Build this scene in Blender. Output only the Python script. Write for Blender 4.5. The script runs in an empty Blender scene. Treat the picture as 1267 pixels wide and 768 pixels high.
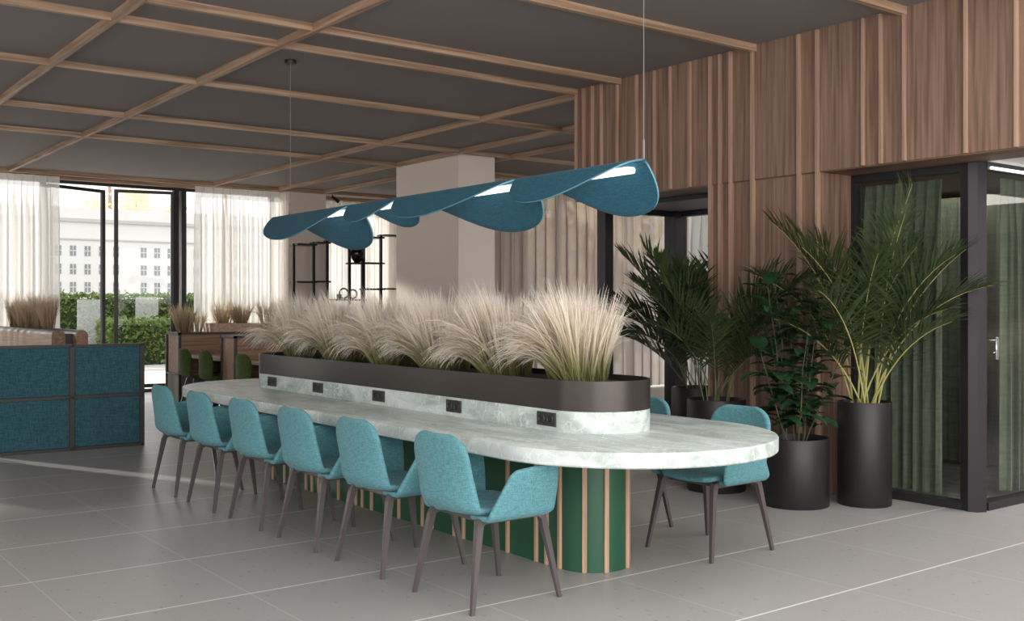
import bpy, math, random
from math import sin, cos, pi, radians as R, sqrt
from mathutils import Vector, Matrix

# ------------------------------------------------------------------ camera, world, light, exposure
scn = bpy.context.scene
COL = scn.collection
PX = 1297.0                                   # focal length in pixels of the 1267-wide frame
cam = bpy.data.cameras.new('camera'); camo = bpy.data.objects.new('camera', cam); COL.objects.link(camo)
cam.sensor_width = 36.0; cam.lens = PX / 1267 * 36.0; cam.clip_end = 1000; cam.clip_start = .05
camo.location = (0, 0, 1.4)
camo.rotation_euler = (R(90), 0, -math.atan2(.6046, .7965))
cam.shift_y = -6.0 / 1267
scn.camera = camo

scn.view_settings.view_transform = 'Standard'
scn.view_settings.look = 'None'
scn.view_settings.gamma = 1
scn.view_settings.use_curve_mapping = False
scn.view_settings.exposure = 0.42

world = bpy.data.worlds.new('sky'); scn.world = world; world.use_nodes = True
wn = world.node_tree.nodes; bg = wn['Background']
bg.inputs['Color'].default_value = (1.0, .985, .965, 1); bg.inputs['Strength'].default_value = 1.5

def sun(name, trav, energy, ang, col):
    l = bpy.data.lights.new(name, 'SUN'); l.energy = energy; l.angle = R(ang); l.color = col
    o = bpy.data.objects.new(name, l); COL.objects.link(o)
    o.rotation_euler = Vector(trav).to_track_quat('-Z', 'Y').to_euler(); return o
sun('sun', (.41, -.91, -.32), 3.2, 2.0, (1, .94, .86))

def area(name, loc, look, sx, sy, energy, col=(1, 1, 1), portal=False):
    l = bpy.data.lights.new(name, 'AREA'); l.shape = 'RECTANGLE'; l.size = sx; l.size_y = sy; l.energy = energy; l.color = col
    if portal: l.cycles.is_portal = True
    o = bpy.data.objects.new(name, l); COL.objects.link(o); o.location = loc
    o.rotation_euler = (Vector(look) - Vector(loc)).to_track_quat('-Z', 'Y').to_euler(); return o
# daylight from the glazed front behind the camera; the left area light is added fill
area('front_window_light', (1.5, -3.3, 1.9), (2.6, 4, .6), 10, 3.0, 300, (1, .97, .94))
area('left_fill_light', (-4.6, 6.0, 1.9), (3, 8, 1.2), 3.0, 8, 10, (1, .96, .9))

# ------------------------------------------------------------------ helpers
class MB:
    """collects faces and links them as one mesh object"""
    def __init__(s): s.v = []; s.f = []; s.m = []; s.sm = []; s.a = []
    def add(s, vs, fs, mi=0, smooth=False, at=None):
        b = len(s.v); s.v += [tuple(v) for v in vs]
        s.a += list(at) if at is not None else [0.0] * len(vs)
        for f in fs: s.f.append(tuple(b + i for i in f)); s.m.append(mi); s.sm.append(smooth)
    def box(s, x0, x1, y0, y1, z0, z1, mi=0, bev=0):
        if bev <= 0:
            vs = [(x, y, z) for z in (z0, z1) for y in (y0, y1) for x in (x0, x1)]
            s.add(vs, [(0, 2, 3, 1), (4, 5, 7, 6), (0, 1, 5, 4), (2, 6, 7, 3), (0, 4, 6, 2), (1, 3, 7, 5)], mi)
        else:
            b = bev; rings = []
            def ring(z, k): return [(x0 + b, y0 + k, z), (x1 - b, y0 + k, z), (x1 - k, y0 + b, z), (x1 - k, y1 - b, z), (x1 - b, y1 - k, z), (x0 + b, y1 - k, z), (x0 + k, y1 - b, z), (x0 + k, y0 + b, z)]
            s.loft([ring(z0, b), ring(z0 + b, 0), ring(z1 - b, 0), ring(z1, b)], mi=mi, cap=True)
    def loft(s, rings, mi=0, cap=False, closed=True, smooth=False):
        n = len(rings[0]); vs = [p for r in rings for p in r]; fs = []
        for i in range(len(rings) - 1):
            for j in range(n if closed else n - 1):
                k = (j + 1) % n
                fs.append((i * n + j, i * n + k, (i + 1) * n + k, (i + 1) * n + j))
        if cap:
            fs.append(tuple(reversed(range(n)))); fs.append(tuple((len(rings) - 1) * n + j for j in range(n)))
        s.add(vs, fs, mi, smooth)
    def tube(s, pts, r, n=8, mi=0, cap=True, smooth=True):
        pts = [Vector(p) for p in pts]; rr = r if isinstance(r, (list, tuple)) else [r] * len(pts); rings = []
        for i, p in enumerate(pts):
            d = (pts[min(i + 1, len(pts) - 1)] - pts[max(i - 1, 0)]).normalized()
            u = d.cross(Vector((0, 0, 1)) if abs(d.z) < .9 else Vector((1, 0, 0))).normalized(); w = d.cross(u)
            rings.append([p + (u * cos(2 * pi * k / n) + w * sin(2 * pi * k / n)) * rr[i] for k in range(n)])
        s.loft(rings, mi, cap, True, smooth)
    def lathe(s, prof, n=40, c=(0, 0), mi=0, smooth=True):
        s.loft([[(c[0] + r * cos(2 * pi * k / n), c[1] + r * sin(2 * pi * k / n), z) for k in range(n)] for r, z in prof], mi, False, True, smooth)
    def prism(s, pts, z0, z1, mi=0, smooth_side=False, cap=True):
        n = len(pts)
        s.add([(x, y, z0) for x, y in pts] + [(x, y, z1) for x, y in pts], [(j, (j + 1) % n, n + (j + 1) % n, n + j) for j in range(n)], mi, smooth_side)
        if cap: s.add([(x, y, z1) for x, y in pts], [tuple(range(n))], mi); s.add([(x, y, z0) for x, y in pts], [tuple(reversed(range(n)))], mi)
    def grid(s, fn, nu, nv, mi=0, smooth=True, at=None):
        vs = []; aa = []
        for i in range(nu + 1):
            for j in range(nv + 1):
                vs.append(fn(i / nu, j / nv)); aa.append(at(i / nu, j / nv) if at else 0)
        s.add(vs, [(i * (nv + 1) + j, (i + 1) * (nv + 1) + j, (i + 1) * (nv + 1) + j + 1, i * (nv + 1) + j + 1) for i in range(nu) for j in range(nv)], mi, smooth, aa)
    def build(s, name, mats, parent=None, attr=False):
        me = bpy.data.meshes.new(name); me.from_pydata(s.v, [], s.f)
        for m in (mats if isinstance(mats, (list, tuple)) else [mats]): me.materials.append(m)
        me.polygons.foreach_set('material_index', s.m); me.polygons.foreach_set('use_smooth', s.sm)
        if attr:
            at = me.attributes.new('t', 'FLOAT', 'POINT'); at.data.foreach_set('value', s.a)
        if any(s.sm): me.set_sharp_from_angle(angle=R(38))
        me.update()
        o = bpy.data.objects.new(name, me); COL.objects.link(o)
        if parent is not None: o.parent = parent
        return o

def tag(o, label, cat, group=None, kind=None):
    o['label'] = label; o['category'] = cat
    if group: o['group'] = group
    if kind: o['kind'] = kind
    return o
def thing(name, label, cat, loc=(0, 0, 0), rz=0, group=None):
    o = bpy.data.objects.new(name, None); COL.objects.link(o); o.location = loc; o.rotation_euler = (0, 0, rz); o.empty_display_size = .1
    return tag(o, label, cat, group)
def struct(o): o['kind'] = 'structure'; return o
def boxo(name, b, mat, parent=None, bev=0):
    m = MB(); m.box(*b, bev=bev); return m.build(name, mat, parent)
def sbox(name, b, mat, parent=None, bev=0):
    o = boxo(name, b, mat, parent, bev)
    return struct(o) if parent is None else o
def copy_tree(src, loc, rz, label):
    r = src.copy(); COL.objects.link(r); r.location = loc; r.rotation_euler = (0, 0, rz); r['label'] = label
    for c in list(src.children):
        d = c.copy(); COL.objects.link(d); d.parent = r
        for g in list(c.children):
            e = g.copy(); COL.objects.link(e); e.parent = d
    return r
def solid(o, th, sub=1, off=0, rim=True):
    m = o.modifiers.new('thick', 'SOLIDIFY'); m.thickness = th; m.offset = off
    if sub:
        q = o.modifiers.new('smooth', 'SUBSURF'); q.levels = sub; q.render_levels = sub
    return o
def stadium(cx, w, y0, y1, n=24):
    """outline of a slot: half width w, tips at y0 and y1, long axis y"""
    p = []
    for k in range(n + 1): a = pi + pi * k / n; p.append((cx + w * cos(a), y0 + w + w * sin(a)))
    for k in range(n + 1): a = pi * k / n; p.append((cx + w * cos(a), y1 - w + w * sin(a)))
    return p

# ------------------------------------------------------------------ materials
def mat(name, col=(.5, .5, .5), rough=.5, metal=0, spec=.5, coat=0):
    m = bpy.data.materials.new(name); m.use_nodes = True; b = m.node_tree.nodes['Principled BSDF']
    b.inputs['Base Color'].default_value = (*col, 1); b.inputs['Roughness'].default_value = rough
    b.inputs['Metallic'].default_value = metal; b.inputs['Specular IOR Level'].default_value = spec
    return m
def nodes(m): return m.node_tree.nodes, m.node_tree.links, m.node_tree.nodes.get('Principled BSDF')
def tex_coord(N, L, scale=(1, 1, 1), kind='Object'):
    t = N.new('ShaderNodeTexCoord'); mp = N.new('ShaderNodeMapping'); mp.inputs['Scale'].default_value = scale
    L.new(t.outputs[kind], mp.inputs['Vector']); return mp.outputs['Vector']
def ramp(N, L, fac, stops):
    stops = [(p, c[:3]) for p, c in stops]
    r = N.new('ShaderNodeValToRGB'); e = r.color_ramp.elements
    while len(e) < len(stops): e.new(.5)
    for x, (p, c) in zip(e, stops): x.position = p; x.color = (*c, 1)
    L.new(fac, r.inputs['Fac']); return r.outputs['Color']
def noise(N, L, vec, scale, detail=4, rough=.5, dist=0):
    n = N.new('ShaderNodeTexNoise'); n.inputs['Scale'].default_value = scale; n.inputs['Detail'].default_value = detail
    n.inputs['Roughness'].default_value = rough; n.inputs['Distortion'].default_value = dist
    L.new(vec, n.inputs['Vector']); return n.outputs['Fac']
def bump(N, L, b, h, strength=.2, dist=.01):
    n = N.new('ShaderNodeBump'); n.inputs['Strength'].default_value = strength; n.inputs['Distance'].default_value = dist
    L.new(h, n.inputs['Height']); L.new(n.outputs['Normal'], b.inputs['Normal'])
def mixc(N, L, fac, a, b, mode='MIX'):
    n = N.new('ShaderNodeMix'); n.data_type = 'RGBA'; n.blend_type = mode
    for sock, v in ((n.inputs[0], fac), (n.inputs[6], a), (n.inputs[7], b)):
        if isinstance(v, (int, float)): sock.default_value = v
        elif isinstance(v, tuple): sock.default_value = (*v, 1)
        else: L.new(v, sock)
    return n.outputs[2]

def wood(name, dark, mid, light, axis='z', rough=.5, dens=1.0):
    m = mat(name, mid, rough); N, L, b = nodes(m)
    k = {'x': (1.6, 48, 48), 'y': (48, 1.6, 48), 'z': (48, 48, 1.6)}[axis]
    v = tex_coord(N, L, tuple(q * dens for q in k))
    n1 = noise(N, L, v, 1.0, 4, .55, .15)
    k2 = {'x': (.22, 7, 7), 'y': (7, .22, 7), 'z': (7, 7, .22)}[axis]
    v2 = tex_coord(N, L, k2); n2 = noise(N, L, v2, 1.0, 2, .45, .3)
    w = N.new('ShaderNodeMath'); w.operation = 'MULTIPLY'; w.inputs[1].default_value = 40.0; L.new(n2, w.inputs[0])
    s = N.new('ShaderNodeMath'); s.operation = 'SINE'; L.new(w.outputs[0], s.inputs[0])
    q = N.new('ShaderNodeMath'); q.operation = 'MULTIPLY_ADD'; q.inputs[1].default_value = .10; L.new(s.outputs[0], q.inputs[0]); L.new(n1, q.inputs[2])
    L.new(ramp(N, L, q.outputs[0], [(.30, dark), (.5, mid), (.72, light)]), b.inputs['Base Color'])
    bump(N, L, b, n1, .08, .003); return m

M = {}
M['wood_wall'] = wood('walnut veneer', (.142, .082, .055), (.215, .131, .090), (.285, .180, .126), 'z')
M['wood_trim'] = wood('oak batten', (.30, .19, .135), (.38, .25, .18), (.44, .295, .215), 'z', .45)
M['wood_batten_x'] = wood('oak ceiling batten x', (.25, .155, .095), (.38, .245, .16), (.50, .335, .23), 'x', .5)
M['wood_batten_y'] = wood('oak ceiling batten y', (.25, .155, .095), (.38, .245, .16), (.50, .335, .23), 'y', .5)
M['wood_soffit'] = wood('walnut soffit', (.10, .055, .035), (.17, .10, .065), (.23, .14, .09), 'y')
M['wood_desk'] = wood('oak desk', (.38, .25, .17), (.48, .33, .23), (.58, .42, .31), 'y')
M['wood_panel'] = wood('walnut panel', (.22, .12, .075), (.31, .18, .115), (.38, .23, .15), 'x')
M['wood_bench'] = wood('walnut bench', (.20, .11, .07), (.29, .165, .105), (.36, .21, .135), 'y')
M['wood_slat'] = wood('copper oak slat', (.40, .25, .16), (.50, .32, .21), (.57, .38, .26), 'z', .45)
M['ceiling'] = mat('ceiling paint', (.21, .186, .172), .8)
M['white_ceiling'] = mat('white ceiling', (.75, .75, .74), .8)
M['plaster'] = mat('beige plaster', (.78, .69, .62), .85)
M['plaster_out'] = mat('outer wall paint', (.55, .5, .46), .85)
M['metal'] = mat('dark bronze metal', (.020, .017, .0175), .45, .2)
M['trough'] = mat('brushed bronze', (.060, .050, .044), .33, .55)
M['black_frame'] = mat('black frame', (.012, .013, .014), .4)
M['dark_frame'] = mat('charcoal frame', (.045, .043, .042), .5)
M['post'] = mat('aubergine metal post', (.035, .031, .036), .38, .4)
M['socket'] = mat('black plastic', (.025, .025, .025), .35)
M['hole'] = mat('socket well', (.006, .006, .006), .5)
M['green'] = mat('green lacquer', (.012, .080, .038), .42)
M['soil'] = mat('potting soil', (.03, .022, .016), .95)
M['chrome'] = mat('chrome', (.75, .75, .75), .15, 1)
M['leg'] = mat('grey brown lacquer', (.085, .07, .072), .45)
M['glossy_black'] = mat('glossy black', (.004, .004, .004), .08)
M['bulb'] = mat('amber metal', (.10, .085, .08), .3, .8)
M['grey_panel'] = mat('grey laminate', (.20, .19, .19), .6)
M['paving'] = mat('white paving', (.80, .79, .77), .8)
M['kerb'] = mat('grey kerb', (.42, .41, .40), .85)
M['facade'] = mat('white facade', (.70, .69, .675), .8)
M['facade_trim'] = mat('pale grey cornice', (.48, .47, .46), .8)
M['win_dark'] = mat('grey window glass', (.24, .25, .27), .5)
M['trunk'] = mat('bark', (.36, .27, .24), .9)

# big soft speckle and joints for the stone floor
def floor_material():
    m = mat('grey stone tile', (.3, .3, .3), .34); N, L, b = nodes(m)
    t = N.new('ShaderNodeTexCoord'); sp = N.new('ShaderNodeSeparateXYZ'); L.new(t.outputs['Object'], sp.inputs[0])
    def math_(op, a, bb=None, c=None):
        n = N.new('ShaderNodeMath'); n.operation = op
        for i, v in enumerate((a, bb, c)):
            if v is None: continue
            if isinstance(v, (int, float)): n.inputs[i].default_value = v
            else: L.new(v, n.inputs[i])
        return n.outputs[0]
    def joint(axis, off, step, half):
        u = math_('DIVIDE', math_('SUBTRACT', sp.outputs[axis], off), step)
        d = math_('ABSOLUTE', math_('SUBTRACT', math_('FRACT', math_('ADD', u, .5)), .5))
        return math_('LESS_THAN', math_('MULTIPLY', d, step), half), math_('FLOOR', u)
    jx, ix = joint('X', 1.27, .80, .0042); jy, iy = joint('Y', 3.97, .864, .0060)
    comb = N.new('ShaderNodeCombineXYZ'); L.new(ix, comb.inputs[0]); L.new(iy, comb.inputs[1])
    wn_ = N.new('ShaderNodeTexWhiteNoise'); wn_.noise_dimensions = '2D'; L.new(comb.outputs[0], wn_.inputs['Vector'])
    n1 = noise(N, L, t.outputs['Object'], 140, 3, .7); n2 = noise(N, L, t.outputs['Object'], 3.2, 3, .5)
    v = N.new('ShaderNodeTexVoronoi'); v.inputs['Scale'].default_value = 17; mp_ = N.new('ShaderNodeMapping'); mp_.inputs['Scale'].default_value = (1.0, .45, 1); L.new(t.outputs['Object'], mp_.inputs['Vector']); L.new(mp_.outputs[0], v.inputs['Vector'])
    base = ramp(N, L, n1, [(.3, (.33, .317, .31)), (.5, (.415, .40, .392)), (.7, (.475, .46, .45))])
    base = mixc(N, L, math_('MULTIPLY', math_('LESS_THAN', v.outputs['Distance'], .12), .45), base, (.15, .143, .138))
    base = mixc(N, L, math_('MULTIPLY', n2, .16), base, (.27, .26, .255))
    base = mixc(N, L, math_('MULTIPLY', wn_.outputs['Value'], .10), base, (.25, .245, .24))
    L.new(mixc(N, L, jy, mixc(N, L, jx, base, (.50, .485, .47)), (.80, .785, .77)), b.inputs['Base Color'])
    rr = math_('MULTIPLY_ADD', n1, .16, .30); L.new(rr, b.inputs['Roughness'])
    b.inputs['Specular IOR Level'].default_value = .4
    return m
M['floor'] = floor_material()

def marble():
    m = mat('pale green marble', (.7, .75, .72), .36); N, L, b = nodes(m)
    v = tex_coord(N, L, (3.2, .9, 3.2)); n = noise(N, L, v, 1.6, 8, .62, 1.4)
    v2 = tex_coord(N, L, (1, 1, 1)); vo = N.new('ShaderNodeTexVoronoi'); vo.feature = 'DISTANCE_TO_EDGE'; vo.inputs['Scale'].default_value = 4.6
    nn = N.new('ShaderNodeTexNoise'); nn.inputs['Scale'].default_value = 3.0; nn.inputs['Detail'].default_value = 5; L.new(v2, nn.inputs['Vector'])
    ad = N.new('ShaderNodeVectorMath'); ad.operation = 'MULTIPLY_ADD'; ad.inputs[1].default_value = (1.1, 1.1, 1.1); L.new(nn.outputs['Color'], ad.inputs[0]); L.new(v2, ad.inputs[2])
    L.new(ad.outputs[0], vo.inputs['Vector'])
    base = ramp(N, L, n, [(.30, (.255, .318, .29)), (.44, (.41, .475, .445)), (.54, (.56, .615, .595)), (.70, (.75, .775, .77))])
    n3 = noise(N, L, v2, 9, 6, .7); base = mixc(N, L, .25, base, ramp(N, L, n3, [(.3, (.34, .41, .37)), (.7, (.68, .72, .70))]))
    vein = ramp(N, L, vo.outputs['Distance'], [(0, (1, 1, 1)), (.014, (.7, .7, .7)), (.034, (0, 0, 0))])
    fac = N.new('ShaderNodeMath'); fac.operation = 'MULTIPLY'; fac.inputs[1].default_value = .8; L.new(vein, fac.inputs[0])
    vb = N.new('ShaderNodeTexVoronoi'); vb.feature = 'DISTANCE_TO_EDGE'; vb.inputs['Scale'].default_value = 12; L.new(ad.outputs[0], vb.inputs['Vector'])
    vein2 = ramp(N, L, vb.outputs['Distance'], [(0, (.45, .45, .45)), (.04, (0, 0, 0))])
    base = mixc(N, L, vein2, base, (.74, .785, .765))
    L.new(mixc(N, L, fac.outputs[0], base, (.76, .80, .785)), b.inputs['Base Color']); return m
M['marble'] = marble()

def fabric(name, a, c, scale=230, bs=.35, sheen=.3):
    m = mat(name, a, .9, 0, .2); N, L, b = nodes(m)
    v = tex_coord(N, L, (1, 1, .10)); n1 = noise(N, L, v, scale, 2, .6)
    v2 = tex_coord(N, L, (.10, .10, 1)); n2 = noise(N, L, v2, scale, 2, .6)
    x = N.new('ShaderNodeMath'); x.operation = 'ADD'; L.new(n1, x.inputs[0]); L.new(n2, x.inputs[1])
    h = N.new('ShaderNodeMath'); h.operation = 'MULTIPLY'; h.inputs[1].default_value = .5; L.new(x.outputs[0], h.inputs[0])
    L.new(ramp(N, L, h.outputs[0], [(.38, a), (.62, c)]), b.inputs['Base Color'])
    b.inputs['Sheen Weight'].default_value = sheen; b.inputs['Sheen Roughness'].default_value = .5
    bump(N, L, b, h.outputs[0], bs, .003); return m
M['teal'] = fabric('teal woven upholstery', (.060, .190, .225), (.145, .335, .370), 330, .35, .1)
M['teal_dark'] = fabric('teal panel fabric', (.014, .062, .084), (.048, .135, .165), 200)
M['felt'] = fabric('blue felt', (.010, .070, .115), (.022, .115, .170), 200, .2, .1)
M['felt_edge'] = mat('pale cut felt edge', (.15, .33, .40), .9)
M['velvet'] = fabric('moss green velvet', (.040, .072, .008), (.068, .108, .018), 90, .1, .08)

def leafmat(name, a, c, rough=.35, trans=.25, attr=False):
    m = mat(name, (.5, .45, .3) if attr else a, rough); N, L, b = nodes(m)
    if attr:
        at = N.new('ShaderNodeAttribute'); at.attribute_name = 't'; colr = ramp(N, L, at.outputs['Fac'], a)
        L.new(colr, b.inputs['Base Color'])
    else:
        v = tex_coord(N, L, (1, 1, 1)); n = noise(N, L, v, 7, 3); colr = ramp(N, L, n, [(.35, a), (.65, c)]); L.new(colr, b.inputs['Base Color'])
    t = N.new('ShaderNodeBsdfTranslucent'); L.new(colr, t.inputs['Color'])
    mx = N.new('ShaderNodeMixShader'); mx.inputs[0].default_value = trans
    L.new(b.outputs[0], mx.inputs[1]); L.new(t.outputs[0], mx.inputs[2]); L.new(mx.outputs[0], N['Material Output'].inputs['Surface']); return m
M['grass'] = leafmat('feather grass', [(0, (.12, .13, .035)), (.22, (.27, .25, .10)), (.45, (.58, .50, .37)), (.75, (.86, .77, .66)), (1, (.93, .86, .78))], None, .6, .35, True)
M['grass_dry'] = leafmat('dry grass', [(0, (.34, .26, .15)), (.5, (.52, .40, .26)), (1, (.68, .55, .40))], None, .7, .3, True)
M['palm'] = leafmat('palm leaf', (.032, .056, .018), (.078, .105, .040), .38, .25)
M['palm_stem'] = leafmat('palm stem', (.36, .34, .10), (.46, .42, .17), .5, .05)
M['kentia_stem'] = leafmat('kentia stem', (.10, .13, .06), (.16, .18, .08), .5, .05)
M['rubber'] = leafmat('glossy leaf', (.016, .056, .022), (.036, .095, .036), .25, .12)
M['twig'] = leafmat('green twig', (.04, .05, .02), (.08, .07, .035), .6, 0)
M['hedge'] = leafmat('hedge leaf', (.055, .11, .022), (.20, .27, .07), .6, .25)
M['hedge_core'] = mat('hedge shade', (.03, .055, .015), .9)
M['yellow'] = leafmat('autumn leaf', (.85, .72, .45), (.90, .84, .66), .7, .4)
M['palegreen'] = leafmat('pale green leaf', (.42, .45, .30), (.55, .55, .38), .7, .4)

def sheer(name, col, tr, glow):
    m = bpy.data.materials.new(name); m.use_nodes = True; N, L, b = nodes(m); N.remove(b)
    v = tex_coord(N, L, (1, 1, .08)); n = noise(N, L, v, 260, 2)
    d = N.new('ShaderNodeBsdfDiffuse'); d.inputs['Color'].default_value = (*col, 1)
    t = N.new('ShaderNodeBsdfTranslucent'); t.inputs['Color'].default_value = (*col, 1)
    p = N.new('ShaderNodeBsdfTransparent')
    a = N.new('ShaderNodeMixShader'); a.inputs[0].default_value = glow; L.new(d.outputs[0], a.inputs[1]); L.new(t.outputs[0], a.inputs[2])
    r = N.new('ShaderNodeMapRange'); r.inputs['To Min'].default_value = tr - .08; r.inputs['To Max'].default_value = tr + .08; L.new(n, r.inputs['Value'])
    c = N.new('ShaderNodeMixShader'); L.new(r.outputs[0], c.inputs[0]); L.new(a.outputs[0], c.inputs[1]); L.new(p.outputs[0], c.inputs[2])
    L.new(c.outputs[0], N['Material Output'].inputs['Surface']); return m
M['sheer'] = sheer('cream sheer', (.90, .88, .85), .26, .55)
M['sheer_beige'] = sheer('beige sheer', (.68, .60, .54), .09, .18)
M['sheer_white'] = sheer('white curtain', (.86, .85, .82), .10, .55)
M['green_curtain'] = fabric('sage green curtain', (.095, .110, .075), (.145, .160, .115), 60, .1, .25)

def glass(name, tint, refl):
    m = bpy.data.materials.new(name); m.use_nodes = True; N, L, b = nodes(m); N.remove(b)
    p = N.new('ShaderNodeBsdfTransparent'); p.inputs['Color'].default_value = (*tint, 1)
    g = N.new('ShaderNodeBsdfGlossy'); g.inputs['Roughness'].default_value = .01; g.inputs['Color'].default_value = (.9, .9, .9, 1)
    f = N.new('ShaderNodeFresnel'); f.inputs['IOR'].default_value = refl
    ge = N.new('ShaderNodeNewGeometry'); iv = N.new('ShaderNodeMath'); iv.operation = 'SUBTRACT'; iv.inputs[0].default_value = 1; L.new(ge.outputs['Backfacing'], iv.inputs[1]); mu = N.new('ShaderNodeMath'); mu.operation = 'MULTIPLY'; L.new(f.outputs[0], mu.inputs[0]); L.new(iv.outputs[0], mu.inputs[1])
    x = N.new('ShaderNodeMixShader'); L.new(mu.outputs[0], x.inputs[0]); L.new(p.outputs[0], x.inputs[1]); L.new(g.outputs[0], x.inputs[2])
    L.new(x.outputs[0], N['Material Output'].inputs['Surface']); return m
M['glass'] = glass('clear glass', (.97, .98, .98), 1.30)
M['booth_glass'] = glass('booth glass', (.93, .95, .94), 1.45)
def frosted():
    m = bpy.data.materials.new('milky glass'); m.use_nodes = True; N, L, b = nodes(m); N.remove(b)
    p = N.new('ShaderNodeBsdfTransparent'); d = N.new('ShaderNodeBsdfDiffuse'); d.inputs['Color'].default_value = (.9, .92, .93, 1)
    x = N.new('ShaderNodeMixShader'); x.inputs[0].default_value = .2; L.new(p.outputs[0], x.inputs[1]); L.new(d.outputs[0], x.inputs[2])
    L.new(x.outputs[0], N['Material Output'].inputs['Surface']); return m
M['milky'] = frosted()
def emit(name, col, s):
    m = bpy.data.materials.new(name); m.use_nodes = True; N, L, b = nodes(m)
    b.inputs['Base Color'].default_value = (.9, .9, .9, 1); b.inputs['Emission Color'].default_value = (*col, 1); b.inputs['Emission Strength'].default_value = s; return m
M['led'] = emit('led strip', (1, .98, .94), 1.6)
M['carpet'] = fabric('grey booth carpet', (.06, .062, .06), (.14, .142, .138), 80, .6, 0)

# ------------------------------------------------------------------ room shell
ZC, ZB = 3.43, 3.37                         # ceiling plane, underside of battens
fm_ = MB(); fm_.box(-5, 14, -3.4, 13.3, -.12, 0); fm_.box(-5, 10.4, 13.3, 17.25, -.12, 0); fl = struct(fm_.build('floor', M['floor']))
cm = MB()
for b_ in ((-5, 6.84, 3.2, 17.6), (6.84, 8.3, 5.0, 17.6), (8.3, 14, 8.3, 13.3), (8.3, 10.3, 13.3, 18.0)): cm.box(*b_, ZC, ZC + .12)
struct(cm.build('ceiling', M['ceiling']))
tn = 0
def trim(b, m, name=None, bev=0):
    global tn; tn += 1
    return sbox('trim_%d' % tn, b, m, None, bev)
for y in (4.07, 5.36, 6.89, 7.48, 9.18, 11.25, 12.86):
    trim((-5, 6.44 if y < 7.47 else (8.3 if y < 8 else 14), y - .022, y + .022, ZB + .006, ZC), M['wood_batten_x'])
trim((-5, 10.3, 16.72, 16.78, ZB, ZC), M['wood_batten_x'])
for x in (2.20, 3.435): trim((x - .022, x + .022, 3.2, 16.72, ZB, ZC), M['wood_batten_y'])
for x in (6.535, 7.69, 8.52): trim((x - .022, x + .022, 7.5, 16.72, ZB, ZC), M['wood_batten_y'])
trim((-5, 8.6, 17.02, 17.1, ZB - .03, ZC), M['wood_batten_x'])
trim((8.3, 14, 12.92, 12.98, ZB - .02, ZC), M['wood_batten_x'])

# left side wall and the wall behind the camera keep only piers between their tall windows
sbox('wall_left', (-5.12, -5, 10.2, 17.25, 0, ZC), M['plaster_out'])
sbox('wall_east', (14, 14.12, 8.3, 13.3, 0, ZC), M['plaster_out'])
sbox('wall_bay', (10.3, 10.42, 13.3, 18.0, 0, ZC), M['plaster_out'])

sbox('wall_front', (6.44, 14, -3.5, -3.4, 0, ZC), M['plaster_out'])
sbox('wall_passage', (13.9, 14, -3.4, 3.8, 0, 2.5), M['plaster_out'])
# walnut clad wall on the right: bulkhead above, solid pier below
sbox('wall_right', (6.44, 6.84, -3.4, 7.5, 2.385, ZC), M['wood_wall'])
sbox('wall_right_pier', (6.452, 6.88, 4.74, 5.82, 0, 2.385), M['wood_wall'])
sbox('wall_right_soffit', (6.445, 6.84, -3.4, 7.5, 2.375, 2.384), M['wood_soffit'])
for y in (7.47, 7.36, 7.24, 7.12, 6.91, 6.66, 6.44, 6.25, 6.03):
    trim((6.412, 6.44, y - .009, y + .009, 2.385, ZC - .01), M['wood_trim'])
for y in (5.805, 5.70, 5.59, 5.37, 4.93, 4.765):
    trim((6.41, 6.452, y - .010, y + .010, 0, ZC - .01), M['wood_trim'])
for y in (4.38, 4.24, 4.06, 3.62, 3.29, 2.9):
    trim((6.412, 6.44, y - .009, y + .009, 2.385, ZC - .01), M['wood_trim'])

# free standing columns
sbox('wall_column', (7.77, 8.36, 11.4, 12.98, 0, ZC), M['plaster'])
sbox('wall_column_far', (7.9, 8.62, 16.82, 17.4, 0, ZC), M['plaster'])

# ---- garden window front at Y = 17.2
def frame_part(name, b, parent, m='black_frame'): return boxo(name, b, M[m], parent)
w1 = MB(); w1.box(-5, 8.6, 17.16, 17.24, 3.30, 3.38); win1 = struct(w1.build('window_1', M['black_frame']))
for x in (-2.0, 1.2, 4.0, 7.75): frame_part('mullion', (x - .04, x + .04, 17.16, 17.24, 0, 3.30), win1)
for xa, xb in ((6.02, 6.10), (6.145, 6.225)): frame_part('mullion', (xa, xb, 17.15, 17.25, 0, 3.30), win1)
frame_part('mullion', (6.10, 6.145, 17.19, 17.21, 0, 3.30), win1, 'chrome')
frame_part('threshold', (-5, 8.6, 17.10, 17.26, 0, .045), win1, 'dark_frame')
for xa, xb in ((-5, -2.04), (-1.96, 1.16), (1.24, 3.96), (6.225, 7.71)): frame_part('glass_pane', (xa, xb, 17.19, 17.20, .045, 3.30), win1, 'glass')
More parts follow.
